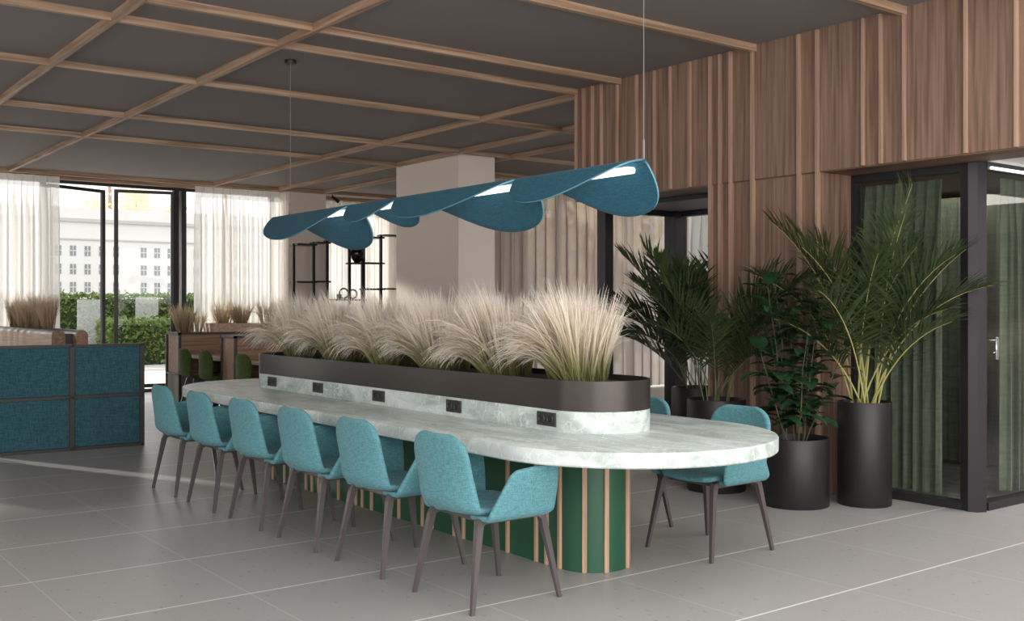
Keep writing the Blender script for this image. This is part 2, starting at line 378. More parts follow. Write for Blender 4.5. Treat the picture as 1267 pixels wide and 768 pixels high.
# second window bay, set back behind the shelf
w2 = MB(); w2.box(8.6, 10.3, 17.9, 17.98, 3.24, 3.43); win2 = struct(w2.build('window_2', M['black_frame']))
frame_part('mullion', (9.2, 9.27, 17.9, 17.98, 0, 3.3), win2); 
sbox('wall_far', (8.6, 10.3, 17.56, 17.62, 3.36, ZC), M['wood_batten_x'])
sbox('floor_bay', (8.6, 10.3, 17.25, 18.0, -.12, 0), M['floor'])
def leaf(name, hx, fx, fy):
    """opened glazed leaf: hinge at hx on the window line, free edge at (fx, fy)"""
    L_ = sqrt((fx - hx) ** 2 + (fy - 17.2) ** 2); a = math.atan2(fy - 17.2, fx - hx)
    m = MB(); t = .022; h = 3.285
    m.box(0, .05, -t, t, .06, h); m.box(L_ - .065, L_, -t, t, .06, h); m.box(.05, L_ - .065, -t, t, h - .05, h); m.box(.05, L_ - .065, -t, t, .06, .12)
    o = struct(m.build(name, M['black_frame'])); o.location = (hx, 17.2, 0); o.rotation_euler = (0, 0, a)
    boxo('glass_pane', (.05, L_ - .065, -.004, .004, .12, h - .05), M['glass'], o); return o
leaf('door_1', 4.06, 5.05, 17.66)
leaf('door_2', 6.03, 5.13, 17.42)

# ---- right hand rear windows behind the sheer, and the glazed lobby beside the walnut wall
w3 = MB(); w3.box(8.36, 14, 13.2, 13.28, 3.2, 3.43); win3 = struct(w3.build('window_3', M['black_frame']))
for x in (9.4, 11.0, 12.6): frame_part('mullion', (x - .04, x + .04, 13.2, 13.28, 0, 3.2), win3)
w4 = MB(); w4.box(7.0, 8.12, 7.71, 7.79, 2.33, 2.385); win4 = struct(w4.build('window_4', M['black_frame']))
frame_part('mullion', (6.985, 7.05, 7.68, 7.80, 0, 2.385), win4); frame_part('mullion', (7.05, 7.11, 7.70, 7.78, 0, 2.34), win4)
frame_part('corner_post', (7.95, 8.12, 7.66, 7.82, 0, 2.385), win4, 'post')
frame_part('header', (8.04, 8.12, 5.82, 7.66, 2.33, 2.385), win4)
frame_part('threshold', (7.0, 8.12, 7.71, 7.79, 0, .04), win4)
frame_part('glass_pane', (7.11, 7.95, 7.745, 7.755, .04, 2.33), win4, 'glass')
frame_part('glass_pane', (8.075, 8.085, 5.82, 7.66, .04, 2.33), win4, 'glass')
sbox('ceiling_lobby', (6.84, 8.1, 5.82, 7.8, 2.386, 2.45), M['grey_panel'])
sbox('wall_lobby_top', (7.0, 8.1, 7.68, 7.82, 2.45, ZC), M['plaster'])
trim((6.84, 6.90, 5.82, 7.5, 2.335, 2.386), M['black_frame'])

# ---- glazed meeting booth
w5 = MB(); w5.box(6.80, 6.88, 3.85, 4.74, 2.32, 2.375); win5 = struct(w5.build('window_5', M['black_frame']))
frame_part('bottom_rail', (6.79, 6.89, 3.85, 4.74, 0, .055), win5, 'post')
frame_part('glass_pane', (6.835, 6.845, 3.85, 4.72, .055, 2.32), win5, 'booth_glass')
frame_part('jamb', (6.80, 6.88, 4.71, 4.739, 0, 2.32), win5)
pm = MB(); pp = [(6.775, 3.80), (6.80, 3.745), (6.86, 3.715), (6.915, 3.745), (6.915, 3.80), (6.89, 3.87), (6.80, 3.87)]
pm.prism(pp, 0, 2.372); struct(pm.build('trim_post', M['post']))
w6 = MB(); w6.box(6.915, 11, 3.74, 3.82, 2.33, 2.385); win6 = struct(w6.build('window_6', M['black_frame']))
frame_part('bottom_rail', (6.915, 11, 3.73, 3.83, 0, .055), win6, 'post')
frame_part('glass_pane', (6.915, 11, 3.775, 3.785, .055, 2.33), win6, 'booth_glass')
lb = boxo('led_strip', (6.95, 10.9, 3.725, 3.74, 2.335, 2.352), M['led'], win6)
sbox('ceiling_booth', (6.84, 11, 3.84, 5.8, 2.386, 2.46), M['wood_soffit'])
sbox('ceiling_passage', (6.84, 14, -3.4, 3.82, 2.386, 2.46), M['white_ceiling'])
sbox('floor_booth', (6.89, 11, 3.83, 5.8, 0, .012), M['carpet'])
sbox('wall_booth_back', (10.9, 11, 3.84, 5.8, 0, 2.386), M['wood_soffit'])
sbox('wall_booth_side', (7.9, 11, 5.72, 5.82, 0, 2.386), M['wood_soffit'])

area('passage_fill_light', (8.6, 1.6, 2.37), (8.6, 1.6, 0), 2.4, 2.4, 75, (1, .96, .90))  # added area light without a fitting, brightens the booth curtains from outside
area('booth_fill_light', (8.2, 4.75, 2.37), (8.2, 4.75, 0), 1.6, .8, 9, (1, .95, .86))  # added fill inside the booth, no such fitting there
# ------------------------------------------------------------------ curtains
def curtain(name, label, p0, p1, z0, z1, m, amp=.05, wave=.16, seed=0, group=None, taper=0, pinch=.35):
    """pleated cloth hung from p0 to p1"""
    rnd = random.Random(seed); a = Vector((*p0, 0)); b = Vector((*p1, 0)); Ln = (b - a).length; d = (b - a) / Ln; nrm = Vector((-d.y, d.x, 0))
    nf = max(2, int(Ln / wave)); ph = [rnd.uniform(-.5, .5) for _ in range(nf + 2)]; am = [rnd.uniform(.55, 1.25) for _ in range(nf + 2)]
    zs = [0, .02, .06, .2, .5, .8, 1]
    nu = nf * 10; mb = MB(); vs = []
    for i in range(nu + 1):
        u = i / nu * nf; k = min(int(u), nf - 1); fr = u - k
        A = am[k] * (1 - fr) + am[k + 1] * fr; P = ph[k] * (1 - fr) + ph[k + 1] * fr
        for zi in zs:
            t = 1 - zi                                # 1 at top
            w = A * amp * (pinch + (1 - pinch) * min(1, zi / .2)) * (1 + .25 * zi)
            off = sin(2 * pi * u + P * 2) * w + .35 * w * sin(4 * pi * u + 1.3 * P + zi)
            along = Ln * i / nu + .62 * w * sin(4 * pi * u + P * 4)
            along = Ln * .5 + (along - Ln * .5) * (1 - taper * zi * .5)
            q = a + d * along + nrm * off
            vs.append((q.x, q.y, z1 + (z0 - z1) * zi))
    n = len(zs); mb.add(vs, [(i * n + j, (i + 1) * n + j, (i + 1) * n + j + 1, i * n + j + 1) for i in range(nu) for j in range(n - 1)], 0, True)
    return tag(mb.build(name, m), label, 'curtain', group)
curtain('sheer_curtain', 'cream sheer curtain left of the opened garden doors', (-.55, 16.95), (4.19, 16.95), .03, 3.37, M['sheer'], .065, .17, 1)
curtain('sheer_curtain', 'wide cream sheer curtain between the opened doors and the far column', (6.28, 16.92), (7.9, 16.92), .03, 3.37, M['sheer'], .06, .16, 2)
curtain('sheer_curtain', 'sheer curtain hanging behind the black stepped shelf', (8.62, 17.5), (10.25, 17.5), .03, 3.34, M['sheer'], .04, .13, 3)
curtain('sheer_curtain', 'long beige sheer curtain right of the plaster column', (8.38, 12.95), (13.9, 12.95), .03, 3.36, M['sheer_beige'], .06, .21, 4)
curtain('white_curtain', 'white curtain behind the glass beside the walnut wall', (8.45, 7.15), (8.45, 7.98), .03, 2.6, M['sheer_white'], .05, .12, 5)
curtain('green_curtain', 'green booth curtain behind the tall areca palm', (7.02, 5.0), (7.02, 4.12), .05, 2.31, M['green_curtain'], .038, .085, 6)
curtain('green_curtain', 'green booth curtain right of the dark corner post', (7.44, 3.93), (10.7, 3.93), .05, 2.33, M['green_curtain'], .04, .10, 7)
curtain('green_curtain', 'shaded green curtain deep inside the booth', (8.6, 5.6), (8.6, 4.05), .05, 2.34, M['green_curtain'], .04, .11, 8)
# lever of the booth door, seen between post and curtain
lv = MB(); lv.box(7.15, 7.19, 3.80, 3.812, 1.02, 1.18, bev=.004); lv.tube([(7.17, 3.81, 1.15), (7.17, 3.86, 1.15), (7.28, 3.86, 1.15)], .009); lv.tube([(7.17, 3.81, 1.06), (7.17, 3.83, 1.06)], .012)
tag(lv.build('door_lever', M['chrome']), 'chrome lever handle on the booth glass beside the corner post', 'door handle')

# ------------------------------------------------------------------ long marble table
TX = 3.785
tb = thing('communal_table', 'long pale green marble table with rounded ends on a green slatted base', 'table', (TX, 6.1, 0))
def tparts():
    oy = -6.1
    m = MB(); prof = stadium(0, .80, 3.235 + oy, 8.98 + oy, 40); n = len(prof)
    def ring(k, z):
        w = .80 - k; return [(x, y, z) for x, y in stadium(0, w, 3.235 + oy + k, 8.98 + oy - k, 40)]
    m.loft([ring(.006, .665), ring(0, .671), ring(0, .732), ring(.003, .738), ring(.008, .740)], cap=True, smooth=True)
    m.build('tabletop', M['marble'], tb)
    p = MB(); p.prism(stadium(0, .285, 3.945 + oy, 8.22 + oy, 28), .7405, .853, 0, True); p.build('plinth', M['marble'], tb)
    b = MB(); b.prism(stadium(0, .205, 4.07 + oy, 8.2 + oy, 28), 0, .664, 0, True); b.build('base', M['green'], tb)
    def slat(x, y, ang):
        s = MB(); s.box(-.012, .012, -.0125, .0125, 0, .664, bev=.003); o = s.build('slat', M['wood_slat'], tb)
        o.location = (x, y, 0); o.rotation_euler = (0, 0, ang)
    ys = [7.9, 7.68, 7.57, 7.30, 7.20, 7.09, 6.78, 6.52, 6.43, 6.30, 6.05, 5.94, 5.65, 5.54, 5.29, 5.19, 5.06, 4.75, 4.49, 4.40, 4.29]
    for y in ys:
        slat(-.207, y + oy, 0); slat(.207, y + oy, 0)
    for a in (219, 251, 296, 335):
        slat(.207 * cos(R(a)), 4.275 + oy + .207 * sin(R(a)), R(a))
    for y in (4.305, 5.18, 6.07, 6.95, 7.74):
        q = MB(); q.box(-.2935, -.2845, y + oy - .079, y + oy + .079, .765, .838, bev=.003); so = q.build('power_socket', M['socket'], tb)
        for s in (-1, 1):
            c = MB(); yc = y + oy + s * .036
            for k, (rr, dx) in enumerate(((.0235, -.2937), (.019, -.2960))): pass
            ring_o = [(-.2945, yc + .027 * cos(t), .8015 + .027 * sin(t)) for t in [2 * pi * i / 24 for i in range(24)]]
            ring_i = [(-.2975, yc + .024 * cos(t), .8015 + .024 * sin(t)) for t in [2 * pi * i / 24 for i in range(24)]]
            ring_j = [(-.2975, yc + .020 * cos(t), .8015 + .020 * sin(t)) for t in [2 * pi * i / 24 for i in range(24)]]
            ring_k = [(-.2945, yc + .0185 * cos(t), .8015 + .0185 * sin(t)) for t in [2 * pi * i / 24 for i in range(24)]]
            c.loft([ring_k, ring_j, ring_i, ring_o]); c.add(ring_k, [tuple(range(24))], 1)
            for zz in (-.0085, .0085): c.box(-.2952, -.2944, yc - .002, yc + .002, .8015 + zz - .003, .8015 + zz + .003)
            c.build('outlet', [M['socket'], M['hole']], so)
        ln = MB(); ln.box(-.2942, -.2936, y + oy - .0012, y + oy + .0012, .765, .838); ln.build('seam', M['hole'], so)
tparts()
tr = thing('planter_trough', 'long dark metal trough full of feather grass on the marble table', 'planter', (TX, 6.1, .853))
tm = MB(); oy = -6.1
def tring(k, z): return [(x, y, z) for x, y in stadium(0, .287 - k, 3.943 + k + oy, 8.222 - k + oy, 28)]
tm.loft([tring(.01, .0005), tring(.0, .0005), tring(0, .158), tring(.008, .158), tring(.008, .10)], smooth=True); tm.build('trough', M['trough'], tr)
sm = MB(); sm.prism([(x, y) for x, y in stadium(0, .279, 3.951 + oy, 8.214 + oy, 28)], .095, .125); sm.build('soil', M['soil'], tr)

# ------------------------------------------------------------------ grass
def grass_tuft(name, label, loc, n, hgt, rad, seed, m, lean=(0, 1), droop=.35, group=None, wid=.0019, spread=.5, lock=12, jit=.05):
    """blades gathered in feathery locks; some locks stand, some arch over towards lean"""
    rnd = random.Random(seed); mb = MB(); lx, ly = lean
    for li in range(max(1, n // lock)):
        a = rnd.uniform(0, 2 * pi); r = rad * sqrt(rnd.random()); bx, by = r * cos(a), r * sin(a)
        arc = rnd.random() < droop
        H = hgt * (rnd.uniform(.66, 1.04) if not arc else rnd.uniform(.72, 1.12))
        L0 = spread * (r / rad) ** .7 * rnd.uniform(.15, .5)
        k = rnd.uniform(.05, .30) if not arc else rnd.uniform(.25, .85)
        DX = cos(a) * L0 + rnd.gauss(0, .06) + lx * k; DY = sin(a) * L0 + rnd.gauss(0, .06) + ly * k
        B = rnd.uniform(.0, .6) if not arc else rnd.uniform(1.8, 2.8)
        WOB = rnd.gauss(0, .15)
        for q in range(lock):
            d = Vector((DX + rnd.gauss(0, jit), DY + rnd.gauss(0, jit), 1)).normalized()
            p = Vector((bx + rnd.gauss(0, .006), by + rnd.gauss(0, .006), 0)); S = 7; h = H * rnd.uniform(.82, 1.04); step = h / S; bend = B + rnd.gauss(0, .10)
            hd = Vector((d.x, d.y, 0)); hd = hd.normalized() if hd.length > .02 else Vector((lx, ly, 0)).normalized()
            th = math.asin(min(1, sqrt(d.x ** 2 + d.y ** 2)))
            side = Vector((rnd.uniform(-1, 1), rnd.uniform(-1, 1), rnd.uniform(-.3, .3))).normalized(); w = wid * rnd.uniform(.6, 1.3)
            vs = []; at = []; wob = WOB + rnd.gauss(0, .05)
            for s in range(S + 1):
                t = s / S; ww = w * (.9 + .5 * sin(pi * t) - .75 * t ** 3)
                vs += [p - side * ww, p + side * ww]; at += [t, t]
                ang = th + bend * t ** 1.6 * .8
                p = p + (hd * sin(ang) + Vector((0, 0, cos(ang))) + Vector((-hd.y, hd.x, 0)) * wob * t) * step
            mb.add(vs, [(2 * s, 2 * s + 1, 2 * s + 3, 2 * s + 2) for s in range(S)], 0, True, at)
    o = mb.build(name, m, None, True); o.location = loc; return tag(o, label, 'grass tuft', group, 'thing')
ty = [4.30, 4.97, 5.64, 6.31, 6.98, 7.65]
LF = ['arching feather grass tuft at the rounded front end of the trough', 'arching feather grass tuft above the socket pair second from the front', 'arching feather grass tuft between the second and middle socket pairs',
      'arching feather grass tuft just beyond the middle socket pair', 'arching feather grass tuft above the socket pair second from the far end', 'arching feather grass tuft above the farthest socket pair']
LB = ['upright feather grass tuft behind the arching tuft nearest the front end', 'upright feather grass tuft on the plant side, second from the front end', 'upright feather grass tuft on the plant side, third from the front end',
      'upright feather grass tuft on the plant side, third from the far end', 'upright feather grass tuft on the plant side, second from the far end', 'upright feather grass tuft on the plant side at the far end of the trough']
for i, y in enumerate(ty):
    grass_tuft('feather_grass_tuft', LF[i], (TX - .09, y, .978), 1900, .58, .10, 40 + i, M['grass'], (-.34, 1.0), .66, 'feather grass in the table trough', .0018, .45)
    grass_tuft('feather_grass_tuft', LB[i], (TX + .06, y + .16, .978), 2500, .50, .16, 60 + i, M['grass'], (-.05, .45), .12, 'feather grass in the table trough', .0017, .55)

# ------------------------------------------------------------------ armchairs
def make_armchair():
    root = thing('armchair', '', 'chair', group='teal armchairs around the marble table')
    # seat and back in one bent sheet
    prof = []
    for k in range(7): prof.append((.225 - .437 * k / 6, .446 - .014 * sin(pi * k / 6) - (.02 if k == 0 else 0)))
    for k in range(1, 7):
        a = k / 6 * R(86); prof.append((-.212 - .066 * sin(a), .446 + .066 * (1 - cos(a))))
    ex, ez = prof[-1]
    for k in range(1, 9): prof.append((ex - .020 * k / 8, ez + (.808 - ez) * k / 8))
    sl = [0]
    for a, b in zip(prof, prof[1:]): sl.append(sl[-1] + sqrt((a[0] - b[0]) ** 2 + (a[1] - b[1]) ** 2))
    T = sl[-1]
    def at(u):
        s = u * T
        for i in range(len(sl) - 1):
            if s <= sl[i + 1] + 1e-9:
                f = (s - sl[i]) / (sl[i + 1] - sl[i]); return prof[i][0] * (1 - f) + prof[i + 1][0] * f, prof[i][1] * (1 - f) + prof[i + 1][1] * f
        return prof[-1]
    def shell(u0, u1):
        def fn(u, v):
            q = u0 + (u1 - u0) * u; x, z = at(q); s = q * T; w = .226
            if q < .45: w = .226 - .014 * (1 - q / .45)
            r = .118; e = T - s
            if e < r: w = w - r + sqrt(max(0, r * r - (r - e) ** 2))
            rf = .06
            if s < rf: w = w - rf + sqrt(max(0, rf * rf - (rf - s) ** 2))
            vv = 2 * v - 1; back = max(0, min(1, (q - .5) / .2))
            low = min(1, max(0, (q - .40) / .22)) * max(0, 1 - max(0, z - .48) / .33) ** 1.6
            return (x + (.022 * back + .062 * low * vv * vv) * vv * vv, vv * (w + .006 * low),  z + (1 - back) * .012 * vv * vv)
        return fn
    sp = .50
    m = MB(); m.grid(shell(0, 1), 34, 14); o = m.build('seat_and_back', M['teal'], root); solid(o, .030, 1, 0)
    for s in (-1, 1):
        def arm(u, v, s=s):
            # u: from under the seat out and up, v: rear to front
            if u < .30:
                t = u / .30; y = .12 + .125 * t; z = .420; h = 0
            elif u < .48:
                t = (u - .30) / .18; a = t * R(80); y = .245 + .035 * sin(a); z = .420 + .035 * (1 - cos(a)); h = 0
            else:
                t = (u - .48) / .52; y = .280 + .030 * t; z = .449 + .216 * t; h = t
            x0 = -.185 if u < .48 else -.185 + .115 * h
            x1 = .150 if u < .30 else (.150 + .045 * sin(R(90) * (u - .30) / .18) if u < .48 else .195 + .006 * sin(pi * h))
            top = .665 - z
            if u >= .48:
                if top < .032: x0 += .032 - sqrt(max(0, .032 ** 2 - (.032 - top) ** 2))
                if top < .03: x1 -= .03 - sqrt(max(0, .03 ** 2 - (.03 - top) ** 2))
            zz = z - .020 * (1 - v) * h
            return (x0 + (x1 - x0) * v, s * y, zz)
        m = MB(); m.grid(arm, 30, 14); o = m.build('armrest', M['teal'], root); solid(o, .026, 1, 0)
    # legs: tapered, splayed, curving into the rails under the seat
    for sx in (-1, 1):
        for sy in (-1, 1):
            m = MB(); rings = []
            for px, py, pz, w, d in ((.256, .246, 0, .0095, .009), (.217, .219, .22, .0135, .0125), (.186, .199, .385, .0175, .0155), (.174, .195, .405, .020, .0155), (.150, .193, .409, .0155, .0155), (.09, .190, .409, .0135, .0155)):
                i = len(rings); c = Vector((sx * px, sy * py, pz)); hor = i >= 3
                ux = Vector((1, 0, 0)) if i < 3 else (Vector((sx * .7, 0, .7)) * sx if i == 3 else Vector((0, 0, 1)) * sx)
                uy = Vector((0, 1, 0))
                rings.append([c - ux * w - uy * d, c + ux * w - uy * d, c + ux * w + uy * d, c - ux * w + uy * d])
            m.loft(rings, cap=True); o = m.build('leg', M['leg'], root)
    m = MB()
    for sy in (-1, 1): m.box(-.14, .14, sy * .193 - .015, sy * .193 + .015, .392, .424, bev=.004)
    for sx in (-1, 1): m.box(sx * .135 - .016, sx * .135 + .016, -.18, .18, .392, .424, bev=.004)
    m.build('seat_frame', M['leg'], root)
    return root
ac = make_armchair()
nearY = [4.125, 4.92, 5.645, 6.375, 7.105, 7.835]
LN = ['teal armchair nearest the camera, back to the aisle, in front of the rounded table end',
      'second teal armchair from the camera in the aisle row',
      'third teal armchair from the camera in the aisle row',
      'third teal armchair from the far end of the aisle row',
      'second teal armchair from the far end of the aisle row',
      'teal armchair at the far end of the aisle row, closest to the teal partition']
NX = [2.975, 2.97, 2.96, 2.95, 2.935, 2.93]
for i, y in enumerate(nearY):
    if i == 0:
        ac.location = (NX[0], y, 0); ac['label'] = LN[0]
    else: copy_tree(ac, (NX[i], y, 0), 0, LN[i])
copy_tree(ac, (4.56, 4.125, 0), pi, 'teal armchair facing us across the rounded table end, beside the plants')
copy_tree(ac, (4.56, 4.92, 0), pi, 'teal armchair on the plant side mostly hidden behind the dark trough')

# ------------------------------------------------------------------ felt pendant
lamp = thing('pendant_lamp', 'long blue felt pendant with folded wing shades above the marble table', 'lamp', (TX, 6.1, 2.15))
def interp(tab, s):
    for (a, va), (b, vb) in zip(tab, tab[1:]):
        if s <= b:
            f = (s - a) / (b - a); f = f * f * (3 - 2 * f) if False else f; return va + (vb - va) * f
    return tab[-1][1]
def bez(p, n):
    r = []
    for k in range(n + 1):
        t = k / n; c = ((1 - t) ** 3, 3 * t * (1 - t) ** 2, 3 * t * t * (1 - t), t ** 3)
        r.append(tuple(sum(c[i] * p[i][j] for i in range(4)) for j in (0, 1)))
    return r
def petal(depth, lobe):
    """outline of one flap: from the fold's thin end round its lobe to the other fold end; (along, depth)"""
    a = bez([(0, 0), (.30, .30 * depth), (.50, depth), (.76, depth)], 22)
    b = bez([(.76, depth), (.76 + .22, depth), (1.0 + lobe, .62 * depth), (1.0, 0)], 18)
    return a + b[1:]
def shade(y0, y1, da, db, la=.05, lb=.03):
    """one felt sheet folded over the light bar: near flap deep at y0 (far end), far flap deep at y1"""
    m = MB(); NT = 12; Ln = y0 - y1
    for sg, dep, lob in ((-1, da, la), (1, db, lb)):
        th = R(62) if sg < 0 else R(54)
        pts = petal(dep, lob)
        def fn(u, v):
            k = u * (len(pts) - 1); i = int(round(k)); s, d = pts[i]; sr = min(max(s, 0), 1.0)
            rho = d * v; sy = sr + (s - sr) * v ** 1.5
            r = .03
            if rho < r: ang = th * rho / r; lx = rho * cos(ang * .5); lz = -rho * sin(ang * .5)
            else: lx = r * cos(th * .5) + (rho - r) * cos(th); lz = -r * sin(th * .5) - (rho - r) * sin(th)
            y = y0 - Ln * sy if sg > 0 else y1 + Ln * sy
            return (sg * (lx - .22 * rho * rho), y - 6.1, lz)
        m.grid(fn, len(pts) - 1, NT)
    o = m.build('felt_shade', [M['felt'], M['felt_edge']], lamp); s_ = o.modifiers.new('thick', 'SOLIDIFY'); s_.thickness = .011; s_.offset = 0; s_.material_offset_rim = 1
    return o
segs = [(8.30, 6.90, .25, .40, .17), (6.98, 6.17, .17, .25), (6.28, 4.84, .195, .37), (4.92, 3.88, .195, .34)]
for y0, y1, *rest in segs:
    sh = shade(y0, y1, *rest)
    L_ = y0 - y1
    lbm = MB(); ya, yb = y0 - L_ * .15 - 6.1, y1 + L_ * .075 - 6.1
    lbm.box(-.032, .032, yb, ya, -.062, -.030, bev=.008); lbm.build('light_bar', M['led'], lamp)
for i, (y, r_) in enumerate(((8.02, .045), (3.87, .045))):
    c = MB(); c.tube([(0, y - 6.1, 0), (0, y - 6.1, ZC - 2.15)], .0024, 6); c.tube([(0, y - 6.1, .0), (0, y - 6.1, .10)], .006, 6); c.build('cable', M['grey_panel'], lamp)
    c = MB(); c.lathe([(.001, ZC - 2.15 - .03), (r_, ZC - 2.15 - .03), (r_ + .004, ZC - 2.15 - .02), (r_ + .004, ZC - 2.15)], 24, (0, y - 6.1)); c.build('ceiling_rose', M['metal'], lamp)

# ------------------------------------------------------------------ plants by the walnut wall
def pot(root, r, h):
    m = MB(); m.lathe([(r - .02, .0), (r - .004, .0), (r, .006), (r, h - .006), (r - .003, h), (r - .012, h), (r - .015, h - .006), (r - .015, h - .09)], 56); m.build('pot', M['metal'], root)
    m = MB(); n = 40; m.add([((r - .015) * cos(2 * pi * k / n), (r - .015) * sin(2 * pi * k / n), h - .06) for k in range(n)], [tuple(range(n))]); m.build('soil', M['soil'], root)
def frond(root, base, az, length, elev, bend, nl, leaf_len, rnd, wid=.012, bare=.35, stem='palm_stem', droop=.5, sr=.006, keep=None):
    """arched stalk with two rows of leaflets"""
    p = Vector(base); pts = [p.copy()]; S = 14; hd = Vector((cos(az), sin(az), 0)); tw = rnd.gauss(0, .10)
    for s in range(S):
        t = s / S; e = elev - bend * t ** 1.5
        p = p + (hd * cos(e) + Vector((0, 0, sin(e))) + Vector((-hd.y, hd.x, 0)) * tw * t) * (length / S); pts.append(p.copy())
    m = MB(); m.tube(pts, [sr * (1 - .82 * i / S) for i in range(S + 1)], 6, 1)
    def onp(t):
        f = t * S; i = min(int(f), S - 1); return pts[i].lerp(pts[i + 1], f - i), (pts[i + 1] - pts[i]).normalized()
    for k in range(nl):
        t = bare + (1 - bare) * (k + .5) / nl; q, d = onp(t); sidev = d.cross(Vector((0, 0, 1)))
        if sidev.length < .05: sidev = Vector((-hd.y, hd.x, 0))
        sidev.normalize(); up = sidev.cross(d).normalized()
        tt = (k + .5) / nl; ll = leaf_len * (.55 + .75 * sin(pi * min(1, tt * .80 + .16))) * rnd.uniform(.88, 1.1) * (1 - .35 * tt * tt)
        for s in (-1, 1):
            fwd = .55 + .75 * tt + rnd.gauss(0, .07)
            v = (sidev * s * cos(fwd) + d * sin(fwd) + up * (.30 + rnd.gauss(0, .08))).normalized(); g = q.copy()
            wv = v.cross(up).normalized(); wv = (wv + up * s * .35).normalized()
            vs = []; n = 5; dv = droop * rnd.uniform(.5, 1.3)
            for i in range(n + 1):
                f = i / n; w = wid * (sin(pi * min(1, f * .82 + .18)) ** .8 if i < n else .05)
                vs += [g - wv * w, g + wv * w]
                v = (v + Vector((0, 0, -1)) * dv / n).normalized(); g = g + v * ll / n
            m.add(vs, [(2 * i, 2 * i + 1, 2 * i + 3, 2 * i + 2) for i in range(n)], 0, True)
    if keep: m.v = [keep(q) for q in m.v]
    return m.build('frond', [M['palm'], M[stem]], root)
def press(loc, edges):
    """leaves bend back before the wall: edges lists (y, largest x) along the wall"""
    def lim(y):
        if y <= edges[0][0]: return edges[0][1]
        for (a, xa), (b, xb) in zip(edges, edges[1:]):
            if y <= b: return xa + (xb - xa) * (y - a) / (b - a)
        return edges[-1][1]
    def keep(q):
        X, Y, Z = q[0] + loc[0], q[1] + loc[1], q[2]; xm = lim(Y)
        if Z > 2.1: xm = min(xm, xm + (6.39 - xm) * min(1, (Z - 2.1) / .22))
        d = X - (xm - .16)
        if d > 0: X = xm - .16 + .15 * math.tanh(d / .15)
        return (X - loc[0], Y - loc[1], Z)
    return keep
def palm(label, loc, r, h, spec, seed, leaf_len, wid, stem, bare, droop, rb=.07, sr=.006, name='potted_palm', nl=30, keep=None):
    root = thing(name, label, 'plant', loc, 0, None); pot(root, r, h); rnd = random.Random(seed)
    for az, ln, el, bd in spec:
        a = rnd.uniform(0, 2 * pi); frond(root, (rb * cos(a) * .8 + .03 * cos(R(az)), rb * sin(a) * .8 + .03 * sin(R(az)), h - .07), R(az), ln, R(el), R(bd), nl, leaf_len, rnd, wid, bare, stem, droop, sr, keep)
    return root
# image right is azimuth -37 deg, image left is 143 deg, towards us is -127 deg
spD = [(140, 1.50, 84, 46), (160, 1.32, 82, 50), (-62, 1.62, 86, 22), (-72, 1.25, 72, 66), (-75, 1.0, 72, 62), (100, 1.5, 82, 40), (-100, 1.3, 80, 55), (-130, 1.25, 82, 50), (-60, 1.35, 80, 52), (190, 1.15, 72, 60), (140, 1.25, 76, 60), (-85, 1.25, 83, 40), (-95, .92, 64, 50), (150, .95, 66, 56), (-110, 1.45, 84, 36), (170, 1.3, 84, 40)]
palm('tall areca palm with yellow stalks in a slim dark pot by the booth glass', (6.47, 4.40, 0), .185, .725, spD, 3, .36, .0065, 'palm_stem', .36, .6, nl=32, sr=.0078, keep=press((6.47, 4.40), [(4.48, 6.81), (4.72, 6.40)]))
spB = [(143, 1.15, 78, 50), (-70, 1.35, 76, 62), (-80, 1.15, 66, 62), (-110, 1.05, 74, 60), (95, 1.15, 80, 45), (-62, 1.2, 82, 48), (-95, 1.1, 74, 58), (170, .95, 70, 66), (-140, .95, 72, 62), (110, 1.05, 84, 40), (-70, 1.2, 80, 40), (-88, .85, 58, 55)]
palm('kentia palm in the wide dark pot behind the rounded table end', (6.08, 5.43, 0), .222, .69, spB, 7, .30, .0070, 'kentia_stem', .34, .55, keep=press((6.08, 5.43), [(5.86, 6.40), (6.05, 8.0)]))
spA = [(143, 1.35, 80, 40), (143, 1.15, 64, 66), (120, 1.35, 84, 30), (160, 1.1, 72, 62), (20, 1.35, 82, 34), (0, 1.3, 82, 34), (-160, 1.1, 76, 58), (-150, 1.15, 74, 55), (60, 1.25, 80, 45), (175, 1.0, 60, 70), (-165, 1.2, 82, 46), (135, .95, 56, 58), (-170, 1.3, 80, 45), (100, 1.2, 76, 50)]
palm('broad dark palm in a dark pot in the glazed corner behind the kentia palm', (6.64, 6.14, 0), .22, .71, spA, 11, .36, .012, 'kentia_stem', .30, .5, keep=press((6.64, 6.14), [(5.86, 6.40), (5.98, 8.0)]))
